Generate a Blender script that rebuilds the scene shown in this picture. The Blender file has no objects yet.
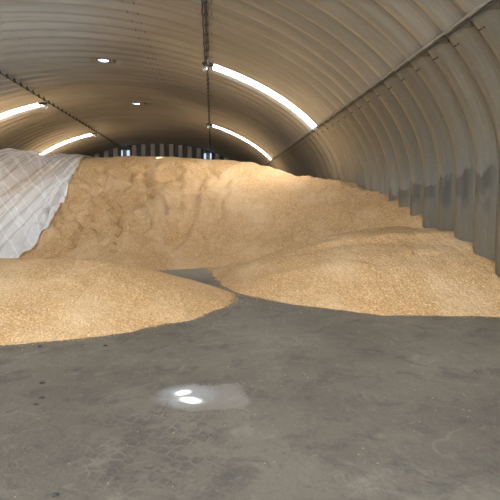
import bpy, bmesh, math, random
import numpy as np
from mathutils import Vector, noise
random.seed(7)
PI = math.pi
scene = bpy.context.scene
COL = scene.collection

# ------------------------------------------------------------------ helpers
def link(o, parent=None):
    COL.objects.link(o)
    if parent is not None:
        o.parent = parent
    return o

def mesh_obj(name, verts, faces, mats=None, parent=None, smooth=False, mat_idx=None):
    me = bpy.data.meshes.new(name)
    me.from_pydata([tuple(v) for v in verts], [], faces)
    if mats:
        for m in (mats if isinstance(mats, (list, tuple)) else [mats]):
            me.materials.append(m)
    if mat_idx is not None:
        me.polygons.foreach_set('material_index', mat_idx)
    if smooth:
        me.polygons.foreach_set('use_smooth', [True]*len(me.polygons))
    me.update()
    return link(bpy.data.objects.new(name, me), parent)

def bm_obj(name, bm, mats, parent=None, smooth=False):
    bmesh.ops.recalc_face_normals(bm, faces=bm.faces)
    me = bpy.data.meshes.new(name)
    bm.to_mesh(me); bm.free()
    for m in (mats if isinstance(mats, (list, tuple)) else [mats]):
        me.materials.append(m)
    if smooth:
        me.polygons.foreach_set('use_smooth', [True]*len(me.polygons))
    return link(bpy.data.objects.new(name, me), parent)

def add_box(bm, c, s, bevel=0.0, frame=None):
    """box centred at c with size s; frame = (X, Y, Z) axes"""
    X, Y, Z = frame or (Vector((1,0,0)), Vector((0,1,0)), Vector((0,0,1)))
    c = Vector(c)
    vs = []
    for i in (-.5, .5):
        for j in (-.5, .5):
            for k in (-.5, .5):
                vs.append(bm.verts.new(c + X*s[0]*i + Y*s[1]*j + Z*s[2]*k))
    fs = [(0,1,3,2),(4,6,7,5),(0,4,5,1),(2,3,7,6),(0,2,6,4),(1,5,7,3)]
    nf = [bm.faces.new([vs[i] for i in f]) for f in fs]
    if bevel > 0:
        es = set(e for f in nf for e in f.edges)
        bmesh.ops.bevel(bm, geom=list(es), offset=bevel, segments=2, affect='EDGES')

def add_tube(bm, pts, r, n=8, cap=True):
    pts = [Vector(p) for p in pts]
    rings = []
    for i, p in enumerate(pts):
        d = (pts[min(i+1, len(pts)-1)] - pts[max(i-1, 0)]).normalized()
        u = d.orthogonal().normalized() if abs(d.z) > .9 else d.cross(Vector((0,0,1))).normalized()
        v = d.cross(u)
        rr = r[i] if isinstance(r, (list, tuple)) else r
        rings.append([bm.verts.new(p + (u*math.cos(2*PI*k/n) + v*math.sin(2*PI*k/n))*rr) for k in range(n)])
    for a, b in zip(rings, rings[1:]):
        for k in range(n):
            bm.faces.new((a[k], a[(k+1) % n], b[(k+1) % n], b[k]))
    if cap:
        bm.faces.new(rings[0]); bm.faces.new(rings[-1])

def lathe(bm, prof, n=24, origin=(0,0,0), frame=None):
    X, Y, Z = frame or (Vector((1,0,0)), Vector((0,1,0)), Vector((0,0,1)))
    o = Vector(origin)
    rings = []
    for r, z in prof:
        if r < 1e-6:
            rings.append([bm.verts.new(o + Z*z)])
        else:
            rings.append([bm.verts.new(o + Z*z + X*r*math.cos(2*PI*k/n) + Y*r*math.sin(2*PI*k/n)) for k in range(n)])
    for a, b in zip(rings, rings[1:]):
        for k in range(n):
            q = []
            for v in (a[k % len(a)], a[(k+1) % len(a)], b[(k+1) % len(b)], b[k % len(b)]):
                if v not in q: q.append(v)
            if len(q) > 2: bm.faces.new(q)

def thing(name, label, cat, loc=(0,0,0), group=None):
    o = bpy.data.objects.new(name, None)
    o.empty_display_size = .1
    COL.objects.link(o); o.location = loc
    return tag(o, label, cat, group)

def tag(o, label, cat, group=None, kind=None):
    o['label'] = label; o['category'] = cat
    if group: o['group'] = group
    if kind: o['kind'] = kind
    return o

def structure(o, label=None, cat=None):
    o['kind'] = 'structure'
    if label: o['label'] = label
    if cat: o['category'] = cat
    return o

# ------------------------------------------------------------------ node helper
class NT:
    def __init__(self, name):
        self.m = bpy.data.materials.new(name); self.m.use_nodes = True
        self.t = self.m.node_tree; self.t.nodes.clear()
        self.out = self.t.nodes.new('ShaderNodeOutputMaterial')
    def n(self, typ, **kw):
        nd = self.t.nodes.new(typ)
        for k, v in kw.items():
            if k.startswith('i_'):
                key = k[2:]
                key = int(key) if key.isdigit() else key.replace('_', ' ')
                self.set(nd.inputs[key], v)
            else:
                setattr(nd, k, v)
        return nd
    def set(self, sock, v):
        if isinstance(v, bpy.types.NodeSocket): self.t.links.new(v, sock)
        else: sock.default_value = v
    def math(self, op, a, b=0.0, c=None, clamp=False):
        nd = self.t.nodes.new('ShaderNodeMath'); nd.operation = op; nd.use_clamp = clamp
        self.set(nd.inputs[0], a); self.set(nd.inputs[1], b)
        if c is not None: self.set(nd.inputs[2], c)
        return nd.outputs[0]
    def mix(self, f, a, b, blend='MIX'):
        nd = self.t.nodes.new('ShaderNodeMix'); nd.data_type = 'RGBA'; nd.blend_type = blend
        self.set(nd.inputs[0], f); self.set(nd.inputs[6], a); self.set(nd.inputs[7], b)
        return nd.outputs[2]
    def ramp(self, f, stops):
        nd = self.t.nodes.new('ShaderNodeValToRGB')
        el = nd.color_ramp.elements
        while len(el) < len(stops): el.new(.5)
        for e, (p, c) in zip(el, stops):
            e.position = p; e.color = c if len(c) == 4 else (*c, 1)
        self.set(nd.inputs[0], f)
        return nd.outputs[0]
    def coords(self):
        return self.n('ShaderNodeTexCoord').outputs['Object']
    def mapping(self, v, scale=(1,1,1), loc=(0,0,0), rot=(0,0,0)):
        return self.n('ShaderNodeMapping', i_Vector=v, i_Scale=scale, i_Location=loc, i_Rotation=rot).outputs[0]
    def noise(self, v, scale, detail=4, rough=.55, dist=0.0):
        return self.n('ShaderNodeTexNoise', i_Vector=v, i_Scale=scale, i_Detail=detail, i_Roughness=rough, i_Distortion=dist).outputs[0]
    def xyz(self, v):
        return self.n('ShaderNodeSeparateXYZ', i_0=v).outputs
    def smooth(self, v, a, b):
        return self.n('ShaderNodeMapRange', interpolation_type='SMOOTHSTEP', i_0=v, i_1=a, i_2=b).outputs[0]
    def band(self, v, a, b, s):
        return self.math('MULTIPLY', self.smooth(v, a-s, a+s), self.math('SUBTRACT', 1.0, self.smooth(v, b-s, b+s)))
    def bump(self, h, strength=.5, dist=.01, normal=None):
        nd = self.n('ShaderNodeBump', i_Height=h, i_Strength=strength, i_Distance=dist)
        if normal is not None: self.set(nd.inputs['Normal'], normal)
        return nd.outputs[0]
    def bsdf(self, col, rough=.6, metal=0.0, normal=None, spec=.5):
        b = self.n('ShaderNodeBsdfPrincipled', i_Base_Color=col, i_Roughness=rough, i_Metallic=metal)
        b.inputs['Specular IOR Level'].default_value = spec
        if normal is not None: self.set(b.inputs['Normal'], normal)
        return b.outputs[0]
    def done(self, sh):
        self.t.links.new(sh, self.out.inputs[0]); return self.m

def simple(name, col, rough=.6, metal=0.0, var=.25, scale=9):
    t = NT(name); c = t.coords()
    f = t.noise(c, scale, 5)
    k = tuple(v*(1-var) for v in col[:3]) + (1,)
    l = tuple(min(1, v*(1+var)) for v in col[:3]) + (1,)
    return t.done(t.bsdf(t.mix(f, k, l), rough, metal, t.bump(f, .2, .003)))

def emit(name, col, strength, lo=.7, scale=4.0, stretch=(1,1,1)):
    t = NT(name); c = t.mapping(t.coords(), stretch)
    f = t.noise(c, scale, 5)
    cc = t.mix(t.smooth(f, .35, .6), tuple(v*lo for v in col[:3]) + (1,), col)
    return t.done(t.n('ShaderNodeEmission', i_0=cc, i_1=strength).outputs[0])

# ------------------------------------------------------------------ dimensions
M = 4.2; EYE = 1.42
CX, CZ, A, B = -.979*M, .086*M + EYE, 1.965*M, 1.047*M
PITCH = .63
Y0 = 15.2 - 29*PITCH
NP = 69
Y1 = Y0 + NP*PITCH
T_RAIL, T_MID, T_LEFT, T_LOW = 26.9, 61.0, 112.0, 153.1
XR, XL = CX + A, CX - A
def arc(t, off=0.0):
    """point (x, z) of the vault at t degrees, off metres towards the inside"""
    r = math.radians(t)
    p = Vector((CX + A*math.cos(r), CZ + B*math.sin(r)))
    n = Vector((-math.cos(r)/A, -math.sin(r)/B)).normalized()
    return p + n*off
def arc3(t, y, off=0.0):
    p = arc(t, off); return Vector((p.x, y, p.y))
def frame_at(t):
    r = math.radians(t)
    n = Vector((-math.cos(r)/A, 0, -math.sin(r)/B)).normalized()
    Y = Vector((0,1,0))
    return (Y.cross(n), Y, n)            # tangent, along, inward

RIB = .14
PROF = [(k*PITCH/12, (.5-.5*math.cos(2*PI*k/12))**.8) for k in range(12)]  # y in the pitch, depth share

# ------------------------------------------------------------------ materials
def sheet_material(name, base, stain=False):
    t = NT(name); c = t.coords(); X, Y, Z = t.xyz(c)
    panel = t.math('FLOOR', t.math('DIVIDE', t.math('SUBTRACT', Y, Y0), PITCH))
    wn = t.n('ShaderNodeTexWhiteNoise', noise_dimensions='1D', i_W=panel).outputs[0]
    streak = t.noise(t.mapping(c, (.25, 9, .25)), 1.0, 5, .6)
    cloud = t.noise(c, .35, 4, .5)
    fine = t.noise(c, 14, 4, .6)
    col = t.mix(t.smooth(cloud, .35, .7), base, tuple(v*k for v, k in zip(base[:3], (.82, .82, .81))) + (1,))
    col = t.mix(t.math('MULTIPLY', wn, .22), col, (.30, .31, .31, 1))
    col = t.mix(t.math('MULTIPLY', t.smooth(streak, .45, .75), .35), col, (.19, .185, .17, 1))
    col = t.mix(t.math('MULTIPLY', t.smooth(fine, .5, .8), .18), col, (.60, .59, .54, 1))
    rough = t.math('ADD', .32, t.math('MULTIPLY', cloud, .14))
    if stain:
        z2 = t.math('ADD', Z, t.math('MULTIPLY', t.math('SUBTRACT', t.noise(t.mapping(c, (1, 2.2, .9)), 2.0, 4), .5), 1.0))
        up = t.math('ADD', 1.86, t.math('MULTIPLY', t.math('SUBTRACT', Y, 8.5), -.06))
        dn = t.math('ADD', 1.48, t.math('MULTIPLY', t.math('SUBTRACT', Y, 8.5), -.02))
        m = t.math('MULTIPLY', t.math('SUBTRACT', 1.0, t.smooth(t.math('SUBTRACT', z2, up), -.06, .02)),
                   t.smooth(t.math('SUBTRACT', z2, dn), -.22, .1))
        m = t.math('MULTIPLY', m, t.band(Y, 6.6, 12.2, .5))
        pf = t.math('FRACT', t.math('DIVIDE', t.math('SUBTRACT', Y, Y0), PITCH))
        pan = t.math('ADD', .25, t.math('MULTIPLY', t.band(pf, .15, .85, .1), .75))
        m = t.math('MULTIPLY', m, pan)
        col = t.mix(t.math('MULTIPLY', m, .62), col, (.095, .088, .082, 1))
        low = t.math('SUBTRACT', 1.0, t.smooth(z2, 1.2, 1.75))
        col = t.mix(t.math('MULTIPLY', low, .35), col, (.23, .20, .15, 1))
    pfr = t.math('FRACT', t.math('DIVIDE', t.math('SUBTRACT', Y, Y0), PITCH))
    lap = t.math('ADD', t.band(pfr, .985, 1.02, .008), t.math('MULTIPLY', t.band(pfr, .62, .64, .008), .4), clamp=True)
    col = t.mix(t.math('MULTIPLY', lap, .3), col, (.72, .69, .60, 1))  # pale lines painted in for the lit edges of laps and ribs
    crimp = t.math('SINE', t.math('MULTIPLY', Y, 2*PI/.055))
    nrm = t.bump(crimp, .18, .004)
    nrm = t.bump(t.noise(t.mapping(c, (.6, 3, .6)), 1.6, 3), .35, .03, nrm)
    return t.done(t.bsdf(col, rough, .8, nrm))

M_ROOF = sheet_material('roof_sheet', (.50, .525, .52, 1))
M_WALL = sheet_material('wall_sheet', (.32, .325, .295, 1), True)

def grain_material(name, tint=(1,1,1)):
    t = NT(name); c = t.coords()
    vor = t.n('ShaderNodeTexVoronoi', i_Vector=c, i_Scale=62.0)
    cell = vor.outputs['Color']; dist = vor.outputs['Distance']
    r = t.n('ShaderNodeSeparateColor', i_0=cell).outputs[0]
    mid = t.noise(c, 34, 4, .75)
    big = t.noise(t.mapping(c, (1.2, .7, 1)), .9, 5, .6)
    c1 = (.80*tint[0], .50*tint[1], .235*tint[2], 1); c2 = (.49*tint[0], .29*tint[1], .13*tint[2], 1); c3 = (.86*tint[0], .63*tint[1], .39*tint[2], 1)
    col = t.mix(r, c2, c1)
    col = t.mix(t.math('MULTIPLY', t.smooth(r, .82, .95), .8), col, c3)
    col = t.mix(t.math('MULTIPLY', t.smooth(mid, .48, .66), .40), col, (.38, .235, .11, 1))
    col = t.mix(t.math('MULTIPLY', t.smooth(big, .42, .68), .45), col, c3)
    h = t.math('SUBTRACT', 1.0, dist)
    nrm = t.bump(h, .7, .008)
    nrm = t.bump(mid, .6, .014, nrm)
    nrm = t.bump(t.noise(t.mapping(c, (1.6, .8, 1.0)), 4, 7, .68), .9, .07, nrm)
    return t.done(t.bsdf(col, .75, 0, nrm, .25))
M_GRAIN = grain_material('wheat_grain')
M_GRAIN_LOOSE = simple('loose_grain', (.55, .36, .16), .7, 0, .3, 40)

def floor_material():
    t = NT('concrete_floor'); c = t.coords(); X, Y, Z = t.xyz(c)
    n1 = t.noise(c, .55, 6, .6); n2 = t.noise(c, 3.2, 6, .65, .4); n3 = t.noise(c, 22, 5, .7); n4 = t.noise(c, 1.4, 7, .7, 1.2)
    col = t.mix(t.smooth(n1, .3, .7), (.102, .090, .073, 1), (.18, .158, .127, 1))
    col = t.mix(t.math('MULTIPLY', t.smooth(n2, .5, .66), .75), col, (.075, .069, .06, 1))
    col = t.mix(t.math('MULTIPLY', t.smooth(n4, .53, .72), .6), col, (.25, .224, .182, 1))
    col = t.mix(t.math('MULTIPLY', t.smooth(n3, .55, .78), .5), col, (.26, .235, .19, 1))
    n5 = t.noise(c, 10, 5, .7, .6)
    col = t.mix(t.math('MULTIPLY', t.smooth(n5, .56, .7), .5), col, (.07, .064, .055, 1))
    col = t.mix(t.math('MULTIPLY', t.smooth(n5, .44, .3), .35), col, (.26, .235, .195, 1))
    gapd = t.math('MULTIPLY', t.smooth(Y, 8.6, 10.4), t.math('ADD', .35, t.math('MULTIPLY', n2, .6)))
    col = t.mix(gapd, col, (.36, .325, .265, 1))
    # tyre tread print left of the hollow
    br = t.n('ShaderNodeTexVoronoi', feature='DISTANCE_TO_EDGE', i_Vector=t.mapping(c, (1, .8, 1), (0,0,0), (0,0,.5)), i_Scale=15.0, i_Randomness=.5).outputs[0]
    tread = t.smooth(t.math('ADD', br, t.math('MULTIPLY', t.math('SUBTRACT', n3, .5), .12)), .05, .2)
    ex = t.math('DIVIDE', t.math('ADD', X, .36), .52); ey = t.math('DIVIDE', t.math('SUBTRACT', Y, 2.9), .6)
    em = t.math('SUBTRACT', 1.0, t.smooth(t.math('ADD', t.math('ADD', t.math('MULTIPLY', ex, ex), t.math('MULTIPLY', ey, ey)), t.math('MULTIPLY', t.math('SUBTRACT', n2, .5), 1.6)), .35, 1.15))
    tm = t.math('MULTIPLY', em, t.smooth(t.noise(c, 7, 3), .38, .58))
    col = t.mix(t.math('MULTIPLY', t.math('MULTIPLY', tm, tread), .48), col, (.075, .066, .062, 1))
    # smoothed pale patch with a broken edge
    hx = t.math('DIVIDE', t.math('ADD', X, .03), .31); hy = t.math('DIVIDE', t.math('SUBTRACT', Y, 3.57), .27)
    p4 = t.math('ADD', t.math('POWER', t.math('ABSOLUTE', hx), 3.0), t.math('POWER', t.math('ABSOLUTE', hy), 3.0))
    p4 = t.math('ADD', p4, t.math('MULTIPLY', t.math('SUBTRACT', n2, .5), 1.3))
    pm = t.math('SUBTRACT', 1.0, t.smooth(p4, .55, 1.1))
    halo = t.math('ADD', t.math('MULTIPLY', t.math('ADD', X, .20), t.math('ADD', X, .20)), t.math('MULTIPLY', t.math('MULTIPLY', t.math('SUBTRACT', Y, 3.62), t.math('SUBTRACT', Y, 3.62)), 1.0))  # bluish light halo around the sun spots, painted into the floor colour
    halo_m = t.math('SUBTRACT', 1.0, t.smooth(t.math('ADD', halo, t.math('MULTIPLY', t.math('SUBTRACT', n2, .5), .07)), -.01, .075))
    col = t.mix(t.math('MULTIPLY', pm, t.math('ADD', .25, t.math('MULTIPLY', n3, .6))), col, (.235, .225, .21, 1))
    col = t.mix(t.math('MULTIPLY', halo_m, .62), col, (.38, .405, .44, 1))
    # scratches
    sc = t.n('ShaderNodeTexVoronoi', feature='DISTANCE_TO_EDGE', i_Vector=t.mapping(t.n('ShaderNodeVectorMath', operation='ADD', i_0=c,
             i_1=t.n('ShaderNodeVectorMath', operation='SCALE', i_0=t.n('ShaderNodeTexNoise', i_Vector=c, i_Scale=1.7).outputs[1], i_Scale=.9).outputs[0]).outputs[0], (1, .6, 1)), i_Scale=.8).outputs[0]
    crack = t.math('MULTIPLY', t.math('SUBTRACT', 1.0, t.smooth(sc, .003, .011)), t.smooth(t.noise(c, 1.1, 2), .52, .6))
    col = t.mix(t.math('MULTIPLY', crack, .25), col, (.30, .275, .225, 1))
    rough = t.math('SUBTRACT', .62, t.math('MULTIPLY', pm, .2))
    h = t.math('ADD', t.math('MULTIPLY', n2, .6), t.math('ADD', t.math('MULTIPLY', n3, .3), t.math('MULTIPLY', n5, .35)))
    h = t.math('SUBTRACT', h, t.math('MULTIPLY', t.math('MULTIPLY', tm, tread), .15))
    h = t.math('SUBTRACT', h, t.math('MULTIPLY', pm, .45))
    nrm = t.bump(h, .8, .03)
    return t.done(t.bsdf(col, rough, 0, nrm, .35))
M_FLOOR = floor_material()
M_YARD = simple('yard_concrete', (.42, .40, .36), .85, 0, .2, 3)

def sheet_plastic():
    t = NT('polythene'); c = t.coords()
    X, Y, Z = t.xyz(c)
    u = t.math('SUBTRACT', X, t.math('MULTIPLY', Y, .13)); v = t.math('ADD', X, t.math('MULTIPLY', Y, .62))
    cu = t.n('ShaderNodeCombineXYZ', i_0=t.math('MULTIPLY', u, 6.0), i_1=t.math('MULTIPLY', Y, .22)).outputs[0]
    cv = t.n('ShaderNodeCombineXYZ', i_0=t.math('MULTIPLY', v, 1.9), i_1=t.math('MULTIPLY', X, .35)).outputs[0]
    n = t.noise(cu, 1.0, 4, .6, .08); n2 = t.noise(cv, 1.0, 2, .5, .1)
    line = t.math('SUBTRACT', 1.0, t.smooth(t.math('ABSOLUTE', t.math('SUBTRACT', n2, .5)), .0, .035))
    linu = t.math('SUBTRACT', 1.0, t.smooth(t.math('ABSOLUTE', t.math('SUBTRACT', n, .5)), .0, .05))
    nrm = t.bump(t.math('ADD', n, t.math('MULTIPLY', line, .03)), .5, .12)
    dif = t.n('ShaderNodeBsdfDiffuse', i_0=(.95, .95, .96, 1)); t.set(dif.inputs['Normal'], nrm)
    tl = t.n('ShaderNodeBsdfTranslucent', i_0=(.8, .8, .8, 1)); t.set(tl.inputs['Normal'], nrm)
    gl = t.n('ShaderNodeBsdfGlossy', i_0=(.9, .92, .95, 1), i_Roughness=.28); t.set(gl.inputs['Normal'], nrm)
    tr = t.n('ShaderNodeBsdfTransparent', i_0=(.97, .97, .97, 1))
    ms = lambda f, a, b: t.n('ShaderNodeMixShader', i_0=f, i_1=a, i_2=b).outputs[0]
    body = ms(.06, dif.outputs[0], tl.outputs[0])
    body = ms(.10, body, gl.outputs[0])
    near_edge = t.smooth(t.math('SUBTRACT', X, t.math('MULTIPLY', t.math('SUBTRACT', Y, 15.0), .28)), -6.4, -4.6)
    op = t.math('ADD', .28, t.math('ADD', t.math('MULTIPLY', t.smooth(n, .42, .62), .26), t.math('MULTIPLY', near_edge, .36)))
    op = t.math('ADD', op, t.math('MULTIPLY', line, .16))
    op = t.math('ADD', op, t.math('MULTIPLY', linu, .16), clamp=True)
    return t.done(ms(op, tr.outputs[0], body))
M_FILM = sheet_plastic()

M_DARK = simple('dark_steel', (.075, .072, .068), .55, .4)
M_GREY = simple('galvanised_steel', (.34, .33, .30), .5, .25)
M_SHADOWGAP = simple('rib_shadow', (.20, .19, .17), .7, .2)
M_BOLT = simple('rusty_bolt', (.09, .075, .06), .7, .3)
M_CLAD = simple('gable_cladding', (.42, .40, .36), .6, .1, .2, 2)
M_SKY1 = emit('rooflight_glow', (1.0, .985, .95, 1), 3.0, .55, 6.0, (1, 1, 1))
M_WINDOW = emit('window_glow', (.58, .77, 1.0, 1), .13, .8, 3.0)
def dish():
    t = NT('vent_dish')
    d = t.n('ShaderNodeBsdfTranslucent', i_0=(.62, .76, .92, 1)); tr = t.n('ShaderNodeBsdfTransparent', i_0=(1, 1, 1, 1))
    return t.done(t.n('ShaderNodeMixShader', i_0=.6, i_1=d.outputs[0], i_2=tr.outputs[0]).outputs[0])
M_DOME = dish()
M_STONE = simple('dark_clod', (.035, .033, .03), .8, 0, .4, 30)
M_RUBBLE = simple('concrete_crumb', (.24, .205, .155), .85, 0, .3, 30)
def glass():
    t = NT('lamp_glass')
    g = t.n('ShaderNodeBsdfGlossy', i_0=(.9, .9, .9, 1), i_Roughness=.15)
    d = t.n('ShaderNodeBsdfDiffuse', i_0=(.75, .75, .72, 1))
    tr = t.n('ShaderNodeBsdfTransparent', i_0=(.95, .95, .95, 1))
    a = t.n('ShaderNodeMixShader', i_0=.5, i_1=d.outputs[0], i_2=g.outputs[0])
    return t.done(t.n('ShaderNodeMixShader', i_0=.45, i_1=a.outputs[0], i_2=tr.outputs[0]).outputs[0])
M_GLASS = glass()

# ------------------------------------------------------------------ vault
VENT_T = 85.6; VENT_DT = 2.25
VENT_Y = [16.81 + 7.3*k for k in (-2, -1, 0, 1)]
VENT_PANEL = [round((y - Y0)/PITCH) for y in VENT_Y]      # the valley each vent straddles, from crest to crest
# rooflight strips: (panel index, t from, t to)
ROWS = [(29, T_RAIL+.1, T_MID-1.6), (47, T_RAIL+.1, T_MID-1.6), (41, T_LEFT+1.2, T_LOW), (56, T_LEFT+1.2, T_LOW)]
STRIPS = ROWS + [(11, T_RAIL+.1, T_MID-1.6), (26, T_LEFT+1.2, T_LOW)]   # unseen strips added along the same rows to brighten the roof

def t_samples(a, b):
    marks = [0, T_RAIL, T_MID-1.6, T_MID, VENT_T-VENT_DT, VENT_T+VENT_DT, T_LEFT, T_LEFT+1.2, T_LOW, T_RAIL+.1, 180]
    s = set(m for m in marks if a-1e-6 <= m <= b+1e-6) | {a, b}
    x = a
    while x < b:
        if min(abs(x-m) for m in s) > .8: s.add(x)
        x += 1.6
    return sorted(s)

def y_samples():
    ys, ds, k = [], [], []
    for p in range(NP):
        for (u, d) in PROF:
            ys.append(Y0 + p*PITCH + u); ds.append(d*RIB); k.append(p)
    ys.append(Y1); ds.append(0); k.append(NP-1)
    return ys, ds, k
YS, DS, YK = y_samples()

def vault(name, ts, mat, skip=(), ground=None):
    """ribbed vault sheet; ground='R'/'L' continues with a straight wall down to the floor"""
    cols = []
    for t in ts: cols.append(('t', t))
    if ground:
        zs = [CZ*f for f in (.78, .5, .25, 0)]
        if ground == 'R': cols = [('z', z) for z in reversed(zs)] + cols
        else: cols = cols + [('z', z) for z in zs]
    verts, faces = [], []
    n = len(YS)
    for kind, v in cols:
        for y, d in zip(YS, DS):
            if kind == 't':
                p = arc(v, d); verts.append((p.x, y, p.y))
            else:
                x = XR - d if ground == 'R' else XL + d
                verts.append((x, y, v))
    for i in range(len(cols)-1):
        for j in range(n-1):
            if cols[i][0] == 't' and cols[i+1][0] == 't':
                tm = (cols[i][1] + cols[i+1][1])/2
                if any(j0 <= j < j1 and a < tm < b for j0, j1, a, b in skip): continue
            faces.append((i*n+j, i*n+j+1, (i+1)*n+j+1, (i+1)*n+j))
    o = mesh_obj(name, verts, faces, mat, smooth=True)
    me = o.data
    at = me.attributes.new('sharp_edge', 'BOOLEAN', 'EDGE')
    at.data.foreach_set('value', [abs(e.vertices[0]-e.vertices[1]) == n and (e.vertices[0] % n) % 12 == 0 for e in me.edges])
    sol = o.modifiers.new('thickness', 'SOLIDIFY'); sol.thickness = .012; sol.offset = 0
    return o

skip = [(12*k, 12*k+12, a, b) for k, a, b in STRIPS] + [(12*k-6, 12*k+6, VENT_T-VENT_DT, VENT_T+VENT_DT) for k in VENT_PANEL]
ceiling = structure(vault('ceiling', t_samples(T_RAIL, T_LOW), M_ROOF, skip))
wall_right = structure(vault('wall_right', t_samples(0, T_RAIL), M_WALL, ground='R'))
wall_left = structure(vault('wall_left', t_samples(T_LOW, 180), M_WALL, ground='L'))

# bolt rows of the sheet laps, part of the vault skin
def bolt_row(parent, t, y0, y1, r=.011):
    X, Yv, N = frame_at(t)
    bm = bmesh.new()
    p0 = int((y0-Y0)/PITCH)
    for p in range(p0, int((y1-Y0)/PITCH)):
        for u, d in ((.2625, .95), (.315, 1.0), (.3675, .95)):
            y = Y0 + p*PITCH + u
            add_box(bm, arc3(t, y, d*RIB + .008), (r*2, r*2, .018), 0, (X, Yv, N))
    o = bm_obj('bolt_row', bm, M_BOLT, parent); o['kind'] = 'stuff'
    return o
bolt_row(wall_right, 24.7, 4, 24)
for tt in (72.9, 74.6): bolt_row(ceiling, tt, 8, 20, .008)
bolt_row(ceiling, 59.6, 8, 24, .007)

# lap strips: the dashes seen on the left seam of the vault
def lap_seam(parent, t, y0, y1):
    X, Yv, N = frame_at(t)
    bm = bmesh.new()
    for p in range(int((y0-Y0)/PITCH), int((y1-Y0)/PITCH)):
        add_box(bm, arc3(t, Y0 + p*PITCH + .315, RIB + .004), (.035, .20, .010), 0, (X, Yv, N))
    o = bm_obj('lap_seam', bm, M_ROOF, parent); o['kind'] = 'stuff'
lap_seam(ceiling, 98.4, 9, 30); lap_seam(ceiling, 73.7, 7, 30)

# ------------------------------------------------------------------ rooflights
def rooflight(k, a, b, label):
    ts = [a + (b-a)*i/28 for i in range(29)]
    idx = [j for j in range(len(YS)) if YK[j] == k] + [next(j for j in range(len(YS)) if YK[j] == k+1)]
    base = arc3((a+b)/2, Y0 + (k+.5)*PITCH)
    root = thing('rooflight', label, 'skylight', base, 'translucent rooflight strips in the curved roof')
    verts, faces = [], []
    n = len(idx)
    for t in ts:
        for j in idx:
            verts.append(arc3(t, YS[j], DS[j]) - base)
    for i in range(len(ts)-1):
        for j in range(n-1):
            faces.append((i*n+j, i*n+j+1, (i+1)*n+j+1, (i+1)*n+j))
    p = mesh_obj('translucent_sheet', verts, faces, M_SKY1, root, True)
    p.modifiers.new('thickness', 'SOLIDIFY').thickness = .004
    return root
rl = ['long bright rooflight strip nearest the camera right of the central conduit',
      'bright rooflight strip deeper in the shed right of the central conduit',
      'bright rooflight strip on the left cut off by the photo edge',
      'bright rooflight strip at far left dipping behind the plastic covered grain',
      'added unseen rooflight strip over the entrance end right of the central conduit, near the entrance doorway',
      'added unseen rooflight strip beside the left conduit nearest the entrance doorway']
for (k, a, b), lb in zip(STRIPS, rl): rooflight(k, a, b, lb)

# ------------------------------------------------------------------ roof vents
APERTURE = {0: [(.0, -.08, .08, .034, .6), (.065, .07, .05, .032, -.7)]}
def roof_vent(i, label, group):
    y = VENT_Y[i]
    fr = frame_at(VENT_T); X, Yv, N = fr
    yc = Y0 + VENT_PANEL[i]*PITCH
    c = arc3(VENT_T, yc, RIB + .004)
    root = thing('roof_vent', label, 'roof vent', c, group)
    # flashing plate with a round hole, centred over the vent position
    bm = bmesh.new()
    dy = max(-.09, min(.09, y - yc))
    hw = arc3(VENT_T-VENT_DT, 0).x - arc3(VENT_T, 0).x + .012
    hh = PITCH/2 + .004
    n = 48; R = .19
    ro, ri, rb = [], [], []
    for k in range(n):
        a = 2*PI*k/n; ca, sa = math.cos(a), math.sin(a)
        s = 1/max(abs(ca)/hw, abs(sa)/hh)
        ri.append(bm.verts.new(X*R*ca + Yv*(R*sa + dy)))
        ro.append(bm.verts.new(X*s*ca + Yv*s*sa))
    for k in range(n):
        bm.faces.new((ri[k], ri[(k+1) % n], ro[(k+1) % n], ro[k]))
    sk = [bm.verts.new(v.co - N*(RIB+.05)) for v in ro]
    for k in range(n):
        bm.faces.new((ro[k], ro[(k+1) % n], sk[(k+1) % n], sk[k]))
    bm_obj('flashing_plate', bm, M_ROOF, root)
    bm = bmesh.new()
    lathe(bm, [(R, .012), (R+.03, .012), (R+.03, -.0), (R, -.0), (R, -.16), (R-.012, -.16), (R-.012, .012), (R, .012)], 40, Yv*dy, fr)
    bm_obj('curb_ring', bm, M_DARK, root, True)
    # crown: translucent dome; the outer one keeps the openings of its added sun mask free
    bm = bmesh.new()
    if i == 0:
        # added unseen plate, its two oval openings shaped to form the sun spots
        ap = APERTURE[0]
        g = .01; m = int(.22/g)
        vs = {}
        def inside(x, yy):
            for ax, ay, ra, rb_, ro_ in ap:
                dx, dyy = x-ax, yy-ay
                u = dx*math.cos(ro_) + dyy*math.sin(ro_); v = -dx*math.sin(ro_) + dyy*math.cos(ro_)
                if (u/ra)**2 + (v/rb_)**2 < 1: return True
            return False
        def vv(a, b):
            if (a, b) not in vs: vs[(a, b)] = bm.verts.new(X*a*g + Yv*(b*g + dy) + N*(-.15))
            return vs[(a, b)]
        for a in range(-m, m):
            for b in range(-m, m):
                x, yy = (a+.5)*g, (b+.5)*g
                if x*x + yy*yy > (R+.01)**2 or inside(x, yy): continue
                bm.faces.new((vv(a, b), vv(a+1, b), vv(a+1, b+1), vv(a, b+1)))
        bm_obj('sun_mask', bm, M_GREY, root)
    elif i == 1:
        lathe(bm, [(R+.02, -.14), (R*.95, -.20), (R*.6, -.26), (0, -.28)], 32, Yv*dy, fr)
        bm_obj('closed_cap', bm, M_GREY, root, True)
    else:
        lathe(bm, [(R-.013, .006), (R*.7, .02), (R*.35, .028), (0, .03)], 32, Yv*dy, fr)
        bm_obj('translucent_dish', bm, M_DOME, root, True)
    return root
roof_vent(0, 'round roof vent with an added sun mask nearest the camera above the bright floor spot', 'round roof vents along the ridge')
roof_vent(1, 'closed round roof vent over the front of the grain heaps', 'round roof vents along the ridge')
roof_vent(2, 'larger looking round roof vent glowing blue white left of the roof centre', 'round roof vents along the ridge')
roof_vent(3, 'small round roof vent glowing farther back above the heap crest', 'round roof vents along the ridge')

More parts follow.
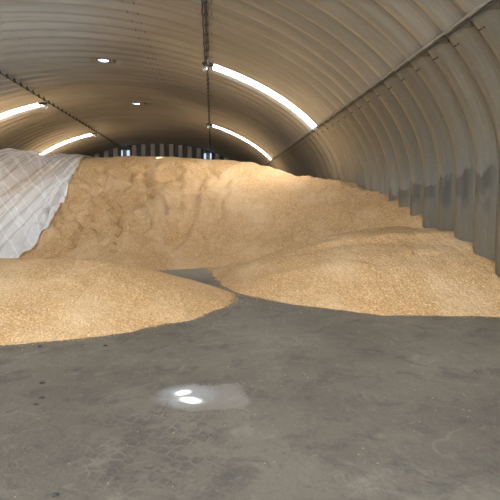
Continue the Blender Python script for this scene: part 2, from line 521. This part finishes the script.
# ------------------------------------------------------------------ conduits, rail, lamps
def t_for(ratio, off, a, b):
    """angle between a and b whose point, hung off below the sheet, keeps x / (z - eye) = ratio"""
    f = lambda t: arc(t, off).x - ratio*(arc(t, off).y - EYE)
    for _ in range(60):
        m = (a+b)/2
        if f(a)*f(m) <= 0: b = m
        else: a = m
    return (a+b)/2
TC_MID, TC_LEFT, TC_RAIL = t_for(-.027, .20, 50, 72), t_for(-1.625, .25, 100, 122), t_for(1.374, RIB+.03, 18, 36)
def conduit(t, off, r, y0, y1, label, clips, cable=None):
    X, Yv, N = frame_at(t)
    base = arc3(t, y0, off)
    root = thing('electrical_conduit', label, 'conduit', base, 'conduits along the roof')
    bm = bmesh.new(); add_tube(bm, [Vector((0, y-y0, 0)) for y in np.linspace(y0, y1, 12)], r, 8)
    bm_obj('pipe', bm, M_DARK, root, True)
    if cable:
        bm = bmesh.new()
        pts = []
        for k, y in enumerate(np.linspace(y0, cable, 40)):
            pts.append(X*(.075 + .008*math.sin(k*1.3)) + Yv*(y-y0) - N*.012*(1+math.cos(k*.9)))
        add_tube(bm, pts, .016, 6)
        bm_obj('cable', bm, M_DARK, root, True)
    bm = bmesh.new()
    L = off - RIB
    add_box(bm, -N*(L/2), (.03, .14, L), 0, (X, Yv, N))
    add_box(bm, N*.0, (r*2+.03, .05, r*2+.02), 0, (X, Yv, N))
    bm_me = None
    p0 = int((y0-Y0)/PITCH)+1
    first = None
    for p in range(p0, int((y1-Y0)/PITCH)):
        loc = Vector((0, Y0 + (p+.5)*PITCH - y0, 0))
        if first is None:
            first = bm_obj('clip', bm, M_DARK, root); first.location = loc
        else:
            c = first.copy(); COL.objects.link(c); c.parent = root; c.location = loc
    return root
conduit(TC_MID, .20, .026, 9.5, Y1-.3, 'dark central conduit with a cable running along the roof to the right window', 1, 15.2)
conduit(TC_LEFT, .25, .024, 13.5, Y1-.3, 'dark conduit with toothed clips running along the left of the roof', 1)

root = thing('roof_rail', 'straight steel rail along the joint between curved roof and right wall', 'rail', arc3(TC_RAIL, 3.0, RIB+.03))
X, Yv, N = frame_at(TC_RAIL)
bm = bmesh.new()
add_box(bm, Yv*((Y1-.4-3)/2), (.035, Y1-.4-3, .03), .004, (X, Yv, N))
bm_obj('bar', bm, M_GREY, root)
bm = bmesh.new(); add_tube(bm, [Vector((0, 0, 0)) - X*.06 + N*.01, Yv*(Y1-.4-3) - X*.06 + N*.01], .010, 6)
bm_obj('cable', bm, M_DARK, root)
first = None
for p in range(int((3.3-Y0)/PITCH)+1, NP-2):
    loc = Yv*(Y0 + p*PITCH - 3.0)
    if first is None:
        bm = bmesh.new()
        # dark triangular plate standing in for shade in the rib hollow below the rail
        th = .02
        def q(u, tt, off): return arc3(tt, u, off) - arc3(TC_RAIL, 0, RIB+.03)
        a = [q(-.20, TC_RAIL-.1, RIB*.9), q(.20, TC_RAIL-.1, RIB*.9), q(.13, TC_RAIL-1.1, .4*RIB+.01), q(.02, TC_RAIL-1.9, .06*RIB+.012), q(-.12, TC_RAIL-.8, .4*RIB+.01)]
        b = [v - N*th for v in a]
        va = [bm.verts.new(v) for v in a]; vb = [bm.verts.new(v) for v in b]
        bm.faces.new(va); bm.faces.new(vb)
        for k in range(5): bm.faces.new((va[k], va[(k+1) % 5], vb[(k+1) % 5], vb[k]))
        first = bm_obj('shadow_plate', bm, M_SHADOWGAP, root); first.location = loc
    else:
        c = first.copy(); COL.objects.link(c); c.parent = root; c.location = loc

def lamp(t, y, label, side):
    X, Yv, N = frame_at(t)
    c = arc3(t, y, .11)
    root = thing('bulkhead_lamp', label, 'lamp', c, 'small lamps on the roof conduits')
    Zd = Vector((0,0,-1)); fr = (Vector((1,0,0)), Vector((0,1,0)), Vector((0,0,-1)))
    bm = bmesh.new()
    add_box(bm, (0, -.03, -.035), (.16, .14, .07), .012)
    bm_obj('housing', bm, M_DARK, root)
    bm = bmesh.new(); add_box(bm, Vector((.16*side, -.06, -.045)), (.20, .16, .13), .01)
    bm_obj('junction_box', bm, M_DARK, root)
    bm = bmesh.new()
    lathe(bm, [(.045, .065), (.066, .075), (.072, .11), (.066, .20), (.045, .245), (0, .262)], 20, (0, -.03, 0), fr)
    bm_obj('glass_cover', bm, M_GLASS, root, True)
    bm = bmesh.new()
    for k in range(4):
        a = PI/4 + k*PI/2
        add_tube(bm, [Vector((.076*math.cos(a), -.03 + .076*math.sin(a), -.07)), Vector((.078*math.cos(a), -.03 + .078*math.sin(a), -.20)), Vector((.03*math.cos(a), -.03 + .03*math.sin(a), -.272))], .004, 5)
    bm_obj('guard', bm, M_GREY, root)
    return root
lamp(T_MID+.3, 15.25, 'glass lamp with dark housing at the top of the nearest right rooflight', 1)
lamp(T_MID+.3, 26.6, 'small glass lamp on the central conduit at the farther right rooflight', 1)
lamp(T_LEFT, 22.8, 'small dark lamp on the left conduit at the nearer left rooflight', -1)
lamp(T_LEFT, 32.3, 'tiny dark lamp on the left conduit at the farthest left rooflight', -1)

# ------------------------------------------------------------------ gable wall with two windows
def roof_z(x):
    u = (x-CX)/A
    return CZ + B*math.sqrt(max(0, 1-u*u))
gy = Y1 - .12
WIN = [(-6.70, 5.52, .66), (-.31, 5.34, .60)]     # centre x, top z, width
xs = []
x = XL + .02
GP = .72
while x < XR:
    for u, d in ((0, 0), (.36, 0), (.40, .14), (.68, .14)):
        if x+u < XR-.02: xs.append((x+u, d))
    x += GP
zs_rows = 2
verts, faces = [], []
for (x, d) in xs:
    verts.append((x, gy - d, 0)); verts.append((x, gy - d, max(.05, roof_z(x))))
for i in range(len(xs)-1):
    faces.append((2*i, 2*i+2, 2*i+3, 2*i+1))
wb = mesh_obj('wall_back', verts, faces, [M_CLAD, M_DARK], mat_idx=[0 if i % 4 in (1, 2, 3) else 1 for i in range(len(faces))]); structure(wb)
wb.modifiers.new('thickness', 'SOLIDIFY').thickness = .01
for i, (wx, wt, ww) in enumerate(WIN):
    hgt = .95
    e = bpy.data.objects.new('window_%d' % (i+1), None); COL.objects.link(e)
    e.location = (wx, gy-.10, wt-hgt); structure(e)
    e['label'] = ['small bright window in the back wall under the left conduit', 'small bright window in the back wall under the central conduit'][i]
    e['category'] = 'window'
    bm = bmesh.new()
    add_box(bm, (-ww/2-.03, 0, hgt/2), (.06, .08, hgt+.1)); add_box(bm, (ww/2+.09, 0, hgt/2), (.18, .08, hgt+.1))
    add_box(bm, (.03, 0, hgt+.03), (ww+.2, .08, .07)); add_box(bm, (0, 0, -.03), (ww, .08, .06)); 
    bm_obj('window_frame', bm, M_DARK, e)
    bm = bmesh.new(); add_box(bm, (0, .01, hgt/2), (ww, .02, hgt)); add_box(bm, (0, 0, hgt*.62), (ww, .005, .03))
    bm_obj('pane', bm, M_WINDOW, e)
    bm = bmesh.new(); add_box(bm, (.03, -.06, hgt+.16), (ww+.22, .22, .18), .02)
    bm_obj('hood', bm, M_DARK, e)

# ------------------------------------------------------------------ entrance gable behind the camera with its tall doorway
DX0, DX1, DZ = -9.6, 2.9, 4.9
xs = sorted(set([XL+.02, XR-.02, DX0, DX1] + list(np.linspace(XL+.02, XR-.02, 40))))
verts, faces = [], []
for x in xs:
    top = max(.05, roof_z(x))
    for z in (0, min(DZ, top), top): verts.append((x, Y0+.1, z))
for i in range(len(xs)-1):
    for j in (0, 1):
        if j == 0 and DX0-.01 <= xs[i] and xs[i+1] <= DX1+.01: continue
        faces.append((3*i+j, 3*i+3+j, 3*i+4+j, 3*i+1+j))
wf = mesh_obj('wall_front', verts, faces, M_CLAD); structure(wf)
wf.modifiers.new('thickness', 'SOLIDIFY').thickness = .01

# ------------------------------------------------------------------ floor and yard
n = 40
fv = [(XL-.1, Y0, 0), (XR+.1, Y0, 0), (XR+.1, Y1+.1, 0), (XL-.1, Y1+.1, 0)]
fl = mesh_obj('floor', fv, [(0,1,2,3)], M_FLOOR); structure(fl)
yd = mesh_obj('yard', [(-40, -45, -.02), (40, -45, -.02), (40, Y0, -.02), (-40, Y0, -.02)], [(0,1,2,3)], M_YARD); structure(yd)

# ------------------------------------------------------------------ grain heaps
def poly_dist(P, poly, closed=True):
    """signed distance (inside positive) of points P (n,2) to a polygon"""
    poly = np.array(poly, float); n = len(poly)
    best = np.full(len(P), 1e9); ins = np.zeros(len(P), bool)
    for i in range(n):
        a, b = poly[i], poly[(i+1) % n]
        ab = b-a; tt = np.clip(((P-a)@ab)/max(ab@ab, 1e-9), 0, 1)
        d = np.hypot(*(P - a - tt[:, None]*ab).T); best = np.minimum(best, d)
        cond = ((a[1] > P[:, 1]) != (b[1] > P[:, 1]))
        xin = a[0] + (P[:, 1]-a[1])/(b[1]-a[1] if abs(b[1]-a[1]) > 1e-9 else 1e-9)*(b[0]-a[0])
        ins ^= cond & (P[:, 0] < xin)
    return np.where(ins, best, -best)
def smin(a, b, k):
    h = np.clip(.5 + .5*(b-a)/k, 0, 1)
    return b*(1-h) + a*h - k*h*(1-h)
def nz(P, sx, sy, seed=0.0, octv=3):
    return np.array([noise.fractal(Vector((p[0]*sx, p[1]*sy, seed)), 1.0, 2.0, octv) for p in P])
def catmull(pts, sub=6):
    out = []
    n = len(pts)
    for i in range(n-1):
        p0, p1, p2, p3 = [np.array(pts[max(0, min(n-1, j))], float) for j in (i-1, i, i+1, i+2)]
        for s in range(sub):
            t = s/sub
            out.append(tuple(.5*((2*p1) + (-p0+p2)*t + (2*p0-5*p1+4*p2-p3)*t*t + (-p0+3*p1-3*p2+p3)*t**3)))
    out.append(tuple(pts[-1])); return out

MAIN_TOE = catmull([(-16, 11.2), (-8, 11.4), (-5, 11.5), (-2.5, 10.75), (-1.3, 10.6), (-.75, 10.72), (-.2, 10.98), (.6, 10.8), (1.6, 9.9), (2.8, 8.6), (4.1, 7.2), (6.5, 5.2)])
MAIN_POLY = MAIN_TOE + [(12, 60), (-20, 60)]
CAPX = [-13, -7.2, -6, -4.6, -2.9, -1.1, .2, 1.4, 2.4, 3.1, 4.2]
CAPZ = [3.42, 3.32, 3.20, 3.07, 3.16, 3.06, 2.98, 2.90, 2.76, 2.62, 2.42]
GULLIES = [  # channels and slide edges on the face of the big heap, top to bottom
    ([(-4.0, 16.46), (-3.08, 13.73), (-2.76, 12.56), (-2.49, 11.57)], .11, .10),
    ([(-3.48, 13.34), (-3.04, 12.97), (-2.68, 12.66), (-2.38, 12.09)], .08, .08),
    ([(-3.53, 16.31), (-2.71, 13.9), (-2.32, 12.96), (-2.05, 11.65)], .07, .10),
    ([(-2.24, 16.74), (-1.68, 14.52), (-1.46, 12.96), (-1.46, 12.08)], .12, .11),
    ([(-.22, 16.35), (-.39, 13.9), (-.65, 12.55), (-1.06, 11.31)], .10, .11),
    ([(1.5, 15.0), (.87, 13.32), (.38, 12.06), (.01, 11.13)], -.07, .12),
    ([(.54, 16.69), (.28, 14.21), (0, 12.79), (-.37, 11.42)], .05, .10),
    ([(-1.26, 16.17), (-.89, 14.21), (-.92, 12.8), (-1.02, 11.64)], .05, .10),
    ([(3.6, 14.53), (2.35, 13.32), (1.35, 12.05)], .05, .12),
    ([(2.62, 14.87), (1.81, 13.32), (1.01, 11.83)], .05, .12)]
def gullies(P):
    out = np.zeros(len(P))
    Q = P + .12*np.stack([nz(P, 1.4, .8, 121.0, 2), nz(P, 1.4, .8, 131.0, 2)], 1)
    for pts, amp, wd in GULLIES:
        c = np.array(catmull(pts, 5))
        best = np.full(len(P), 1e9); sg = np.zeros(len(P)); par = np.zeros(len(P))
        for i in range(len(c)-1):
            a, ab = c[i], c[i+1]-c[i]
            tt = np.clip(((Q-a)@ab)/(ab@ab), 0, 1)
            r = Q - a - tt[:, None]*ab
            d = np.hypot(*r.T); m = d < best
            best = np.where(m, d, best); sg = np.where(m, np.sign(ab[0]*r[:, 1]-ab[1]*r[:, 0]), sg); par = np.where(m, (i+tt)/(len(c)-1), par)
        s = best*sg
        f = np.sin(np.clip(par, .04, .96)*PI)**.5
        out += f*(-abs(amp)*np.exp(-(s/wd)**2) + .75*amp*np.exp(-((s-1.7*wd)/(1.3*wd))**2))
    return out
def h_main(P):
    d = poly_dist(P, MAIN_POLY)
    d = d + .10*nz(P, 1.6, 1.6, 3.1)*np.clip(1-d/2, 0, 1)
    cap = np.interp(P[:, 0], CAPX, CAPZ) + .05*nz(P, .8, .4, 9.0) + .03*nz(P, 2.5, 1.0, 4.0)
    face = .455*d
    # slumped flutes running down the face, horizontal slip steps and soft lobes
    mask = np.clip(d/1.2, 0, 1)*np.clip((7.2-d)/1.5, 0, 1)
    mask = mask*np.clip((P[:, 0]+4.9)/.6, .06, 1)          # pressed smooth under the sheet
    left = np.clip((1.2-P[:, 0])/2.0, .25, 1)
    w = nz(P, .5, .5, 17.0)
    Pf = P + np.stack([w*.8, w*.5], 1)
    flute = nz(Pf, 1.3, .28, 21.0)
    slip = nz(Pf, .9, 3.0, 31.0)
    lobe = nz(P, .45, .45, 41.0)
    ridge = 1-np.abs(nz(Pf, 1.0, .35, 55.0))*3
    face = face + mask*(.13*flute*left + .13*slip*np.clip(.4-.25*(P[:, 0]+1.0), 0, 1) + .13*lobe + .11*np.clip(ridge, 0, 1)*left)
    ter = np.clip((P[:, 0]+4.9)/.6, 0, 1)*np.clip(1-np.abs(P[:, 0]+3.0)/1.8, 0, 1)*np.clip(1-np.abs(d-3.0)/2.6, 0, 1)
    ph = d*1.9 + .9*nz(P, 1.1, .9, 83.0) + P[:, 0]*.35
    face = face + .16*ter*(np.abs((ph % 1.0)-.75)*-1 + .4)
    gul = np.abs(nz(P + np.stack([nz(P, .6, .6, 91.0)*.5, 0*d], 1), .9, .16, 95.0, 2))
    face = face - mask*left*.15*np.clip(1-gul/.05, 0, 1) + mask*.035*nz(P, 2.6, 1.6, 101.0, 3)
    face = face + gullies(P)*mask**.5
    sl = np.stack([P[:, 0]*.8 - P[:, 1]*.6, P[:, 0]*.6 + P[:, 1]*.8], 1)
    face = face + mask*(1.15-left)*.05*nz(sl, 2.4, .3, 107.0, 2)
    face = face + .5*np.exp(-((P[:, 0]-4.3)/.75)**2)*np.exp(-((P[:, 1]-9.8)/1.5)**2)
    face = face + .42*np.exp(-((P[:, 0]-4.4)/1.1)**2)*np.exp(-((P[:, 1]-14.2)/2.2)**2)
    h = smin(face, cap, .5)
    return np.where(d > -.6, h, -1)
def mound_r_poly():
    toe = catmull([(-.10, 10.95), (-.03, 10.28), (.13, 8.95), (.46, 7.73), (.92, 7.13), (1.34, 6.74), (2.12, 6.16), (2.89, 6.04), (3.58, 5.9), (4.3, 5.8), (6.5, 5.6)])
    return toe + [(8, 9), (8, 15), (5, 14.5), (3, 13.2), (1.6, 12.2), (.6, 11.5)]
MR = mound_r_poly()
def h_right(P):
    d = poly_dist(P, MR)
    d = d + .07*nz(P, 2.2, 2.2, 5.0)*np.clip(1-d, 0, 1) + .03*nz(P, 7, 7, 6.0)*np.clip(1-d, 0, 1)
    cap = .84 + .085*(P[:, 0]-2.6) + .06*nz(P, .9, .9, 8.0)
    h = smin(.47*d + .03*nz(P, 1.8, 1.8, 2.0)*np.clip(d, 0, 1), cap, .45)
    # the far side drops away behind the crest line
    back = np.clip((P[:, 1] - (9.9 + .35*(P[:, 0]-2.6)))/2.0, 0, 1)
    h = h - .35*back*np.clip(d, 0, 1)*np.clip((4.2-P[:, 0])/1.2, .2, 1)
    h = h + np.clip(d, 0, 1)*.018*nz(P, 3.5, 3.5, 12.0)
    # slip scarp below the crest
    s = P[:, 1] - (8.35 + .35*np.sin(P[:, 0]*1.1) + .12*nz(P, 1.2, 1.2, 77.0))
    h = h + .05*np.tanh(s*9)*np.exp(-((P[:, 0]-3.0)/1.3)**2)*np.exp(-(s/.9)**2)
    return h
ML = catmull([(-8, 4.9), (-4, 4.95), (-3, 5.0), (-2.13, 5.09), (-1.3, 5.29), (-.72, 5.71), (-.22, 6.13), (.21, 6.89), (.30, 7.3), (.31, 7.75), (.05, 8.3), (-.6, 8.9), (-1.6, 9.3), (-3, 9.6), (-5, 9.7), (-8, 9.6)])
def h_left(P):
    d = poly_dist(P, ML + [(-9, 7)])
    d = d + .06*nz(P, 2.4, 2.4, 15.0)*np.clip(1-d, 0, 1) + .03*nz(P, 8, 8, 16.0)*np.clip(1-d, 0, 1)
    cap = np.interp(P[:, 0], [-4, -2, -1, -.2], [.66, .64, .58, .48]) + .04*nz(P, 1.0, 1.0, 18.0)
    return smin(.40*d, cap, .42) + np.clip(d, 0, 1)*.015*nz(P, 3.5, 3.5, 12.0)

def heap(name, label, xs_, ys_, fn):
    nx, ny = len(xs_), len(ys_)
    gx, gyy = np.meshgrid(xs_, ys_, indexing='ij')
    P = np.stack([gx.ravel(), gyy.ravel()], 1)
    H = fn(P)
    ok = (H > 0).reshape(nx, ny)
    H = np.maximum(H, -.03)
    idx = np.arange(nx*ny).reshape(nx, ny)
    fm = ok[:-1, :-1] | ok[1:, :-1] | ok[1:, 1:] | ok[:-1, 1:]
    faces = np.stack([idx[:-1, :-1], idx[1:, :-1], idx[1:, 1:], idx[:-1, 1:]], -1)[fm]
    used = np.unique(faces); remap = np.full(nx*ny, -1); remap[used] = np.arange(len(used))
    V = np.concatenate([P, H[:, None]], 1)[used]
    o = mesh_obj(name, V.tolist(), remap[faces].tolist(), M_GRAIN, smooth=True)
    return tag(o, label, 'grain', 'heaps of loose grain', 'stuff')
XW = XR - .008
def lin(a, b, s): return np.linspace(a, b, int((b-a)/s)+2)
heap('grain_heap', 'huge golden grain heap filling the back of the shed, partly under plastic',
     lin(XL+.008, XW, .055), np.concatenate([lin(6.2, 19.5, .055), lin(19.8, Y1-.25, .5)]), h_main)
heap('grain_mound', 'low golden grain mound on the right reaching the ribbed wall',
     lin(-.4, XW, .045), lin(5.6, 13.6, .045), h_right)
heap('grain_mound', 'low golden grain mound on the left in front of the plastic sheet',
     lin(-7.5, .6, .045), lin(4.7, 9.9, .045), h_left)

# single kernels lying along the toes of the heaps
def kernels():
    verts, faces = [], []
    rnd = random.Random(3)
    def put(x, y, z, s):
        a = rnd.random()*PI; ca, sa = math.cos(a), math.sin(a)
        L, W = .0055*s, .003*s
        b = len(verts)
        for (u, v, w) in ((L,0,0),(-L,0,0),(0,W,0),(0,-W,0),(0,0,W),(0,0,-W)):
            verts.append((x + u*ca - v*sa, y + u*sa + v*ca, z + W + w))
        for f in ((0,2,4),(2,1,4),(1,3,4),(3,0,4),(2,0,5),(1,2,5),(3,1,5),(0,3,5)):
            faces.append(tuple(b+i for i in f))
    for toe, cnt in ((ML[:70], 2600), (MR[:60], 2600)):
        for _ in range(cnt):
            k = rnd.randrange(len(toe)-1); f = rnd.random()
            x = toe[k][0]*(1-f) + toe[k+1][0]*f; y = toe[k][1]*(1-f) + toe[k+1][1]*f
            r = abs(rnd.gauss(0, .07)) + (abs(rnd.gauss(0, .3)) if rnd.random() < .15 else 0)
            a = rnd.random()*2*PI
            if XL < x + r*math.cos(a) < XR-.2:
                put(x + r*math.cos(a), y + r*math.sin(a), 0, 1.0 + .4*rnd.random())
    for _ in range(160):
        put(rnd.uniform(-2.5, 2.5), rnd.uniform(2.3, 6.5), 0, 1)
    o = mesh_obj('scattered_kernel', verts, faces, M_GRAIN_LOOSE)
    tag(o, 'single grain kernels scattered on the concrete around the low mounds', 'grain kernels', None, 'stuff')
kernels()

# ------------------------------------------------------------------ plastic sheet over the left of the big heap
def film():
    xs_ = lin(-10.5, -4.0, .028); ys_ = lin(11.2, 21.0, .085)
    nx, ny = len(xs_), len(ys_)
    gx, gyy = np.meshgrid(xs_, ys_, indexing='ij')
    P = np.stack([gx.ravel(), gyy.ravel()], 1)
    # right hem of the sheet
    hem = np.interp(P[:, 1], [11, 11.7, 12.3, 13, 14, 15.2, 16.5, 18, 19, 21.5], [-4.55, -4.40, -4.25, -4.15, -4.13, -4.22, -4.36, -4.50, -4.55, -4.6])
    hem = hem + .03*nz(P*np.array([0, 1]), 1, .9, 60, 2)
    over = P[:, 0] - hem
    P[:, 0] = np.where(over > 0, hem, P[:, 0])
    P[:, 1] = np.maximum(P[:, 1], 11.45 + .12*nz(P*np.array([1, 0]), .8, 1, 66))
    H = np.maximum(h_main(P), 0)
    U = np.stack([P[:, 0] - .13*P[:, 1], P[:, 1]], 1)
    W = np.stack([P[:, 0] + .62*P[:, 1], P[:, 0]], 1)
    f1 = 1-np.abs(nz(U, 1.0, .06, 71.0, 1))*2.6
    f2 = 1-np.abs(nz(U, 2.1, .09, 73.0, 1))*3
    f3 = 1-np.abs(nz(W, .6, .15, 75.0, 1))*6
    Z = H + .035 + .07*np.clip(f1, 0, 1)**2 + .04*np.clip(f2, 0, 1)**2 
    idx = np.arange(nx*ny).reshape(nx, ny)
    faces = np.stack([idx[:-1, :-1], idx[1:, :-1], idx[1:, 1:], idx[:-1, 1:]], -1).reshape(-1, 4)
    V = np.concatenate([P, Z[:, None]], 1)
    bm = bmesh.new()
    vs = [bm.verts.new(v) for v in V.tolist()]
    for f in faces.tolist():
        try: bm.faces.new([vs[i] for i in f])
        except ValueError: pass
    bmesh.ops.remove_doubles(bm, verts=bm.verts, dist=.0008)
    bmesh.ops.dissolve_degenerate(bm, edges=bm.edges, dist=.0005)
    o = bm_obj('plastic_sheet', bm, M_FILM, None, True)
    tag(o, 'crinkled translucent white plastic sheet spread over the left of the grain heap', 'plastic sheet')
film()

# ------------------------------------------------------------------ small clods and crumbs on the concrete
def clod(loc, size, label, seed):
    bm = bmesh.new()
    bmesh.ops.create_icosphere(bm, subdivisions=2, radius=1)
    for v in bm.verts:
        k = 1 + .45*noise.noise(v.co*1.7 + Vector((seed*3.1, 0, 0)))
        v.co = Vector((v.co.x*size[0]*k, v.co.y*size[1]*k, v.co.z*size[2]*k))
    o = bm_obj('dirt_clod', bm, M_STONE)
    o.location = (loc[0], loc[1], size[2]*.55)
    tag(o, label, 'dirt clod', 'dark clods on the floor')
clod((-1.71, 4.98), (.022, .02, .016), 'dark clod on the floor just in front of the left grain mound', 1)
clod((-1.07, 4.97), (.026, .014, .008), 'flat dark speck on the floor under the middle of the left mound', 2)
clod((-1.35, 3.95), (.022, .016, .010), 'dark clod midway down the left of the floor, far one of a line', 3)
clod((-1.25, 3.64), (.022, .014, .008), 'dark clod on the left of the floor, middle one of the line', 4)
clod((-1.25, 3.52), (.018, .012, .007), 'dark clod on the left of the floor, near one of the line', 5)
clod((-.77, 2.38), (.018, .014, .008), 'dark clod on the floor by the bottom edge of the photo', 6)
def crumbs():
    verts, faces = [], []
    rnd = random.Random(9)
    bm = bmesh.new()
    for _ in range(130):
        u = rnd.random()
        if u < .45: x, y = rnd.gauss(.225, .02), rnd.uniform(3.3, 3.8)
        elif u < .8: x, y = rnd.uniform(-.3, .25), rnd.gauss(3.83, .025)
        else: x, y = rnd.uniform(-.3, .25), rnd.gauss(3.31, .025)
        s = rnd.uniform(.002, .006)
        mt = bmesh.ops.create_icosphere(bm, subdivisions=1, radius=s)
        for v in mt['verts']:
            v.co = Vector((v.co.x*rnd.uniform(.7, 1.3) + x, v.co.y*rnd.uniform(.7, 1.3) + y, v.co.z*.6 + s*.4))
    o = bm_obj('concrete_crumb', bm, M_RUBBLE)
    tag(o, 'pale concrete crumbs around the worn bright patch in the floor', 'crumbs', None, 'stuff')
crumbs()

# ------------------------------------------------------------------ light
w = bpy.data.worlds.new('sky'); scene.world = w; w.use_nodes = True
bg = w.node_tree.nodes['Background']
bg.inputs[0].default_value = (.86, .93, 1.0, 1); bg.inputs[1].default_value = 1.0
sd = bpy.data.lights.new('sun', 'SUN'); sd.energy = 5.0; sd.angle = math.radians(.53); sd.color = (1, .95, .88)
so = bpy.data.objects.new('sun', sd); COL.objects.link(so)
so.rotation_euler = Vector((3.25, 1.51, -6.05)).to_track_quat('-Z', 'Y').to_euler()
pd = bpy.data.lights.new('door_portal', 'AREA'); pd.shape = 'RECTANGLE'; pd.size = DX1-DX0; pd.size_y = DZ
pd.cycles.is_portal = True
po = bpy.data.objects.new('door_portal', pd); COL.objects.link(po)
po.location = ((DX0+DX1)/2, Y0-.05, DZ/2); po.rotation_euler = (PI/2, 0, 0)

# ------------------------------------------------------------------ camera
cd = bpy.data.cameras.new('camera'); cd.sensor_width = 36; cd.lens = 36; cd.clip_end = 300
co = bpy.data.objects.new('camera', cd); COL.objects.link(co)
co.location = (0, 0, EYE)
co.rotation_euler = (math.radians(90-5.3704), 0, -math.radians(4.3274))
scene.camera = co
vs_ = scene.view_settings
vs_.view_transform = 'Standard'; vs_.look = 'None'; vs_.gamma = 1; vs_.use_curve_mapping = False
vs_.exposure = 3.05
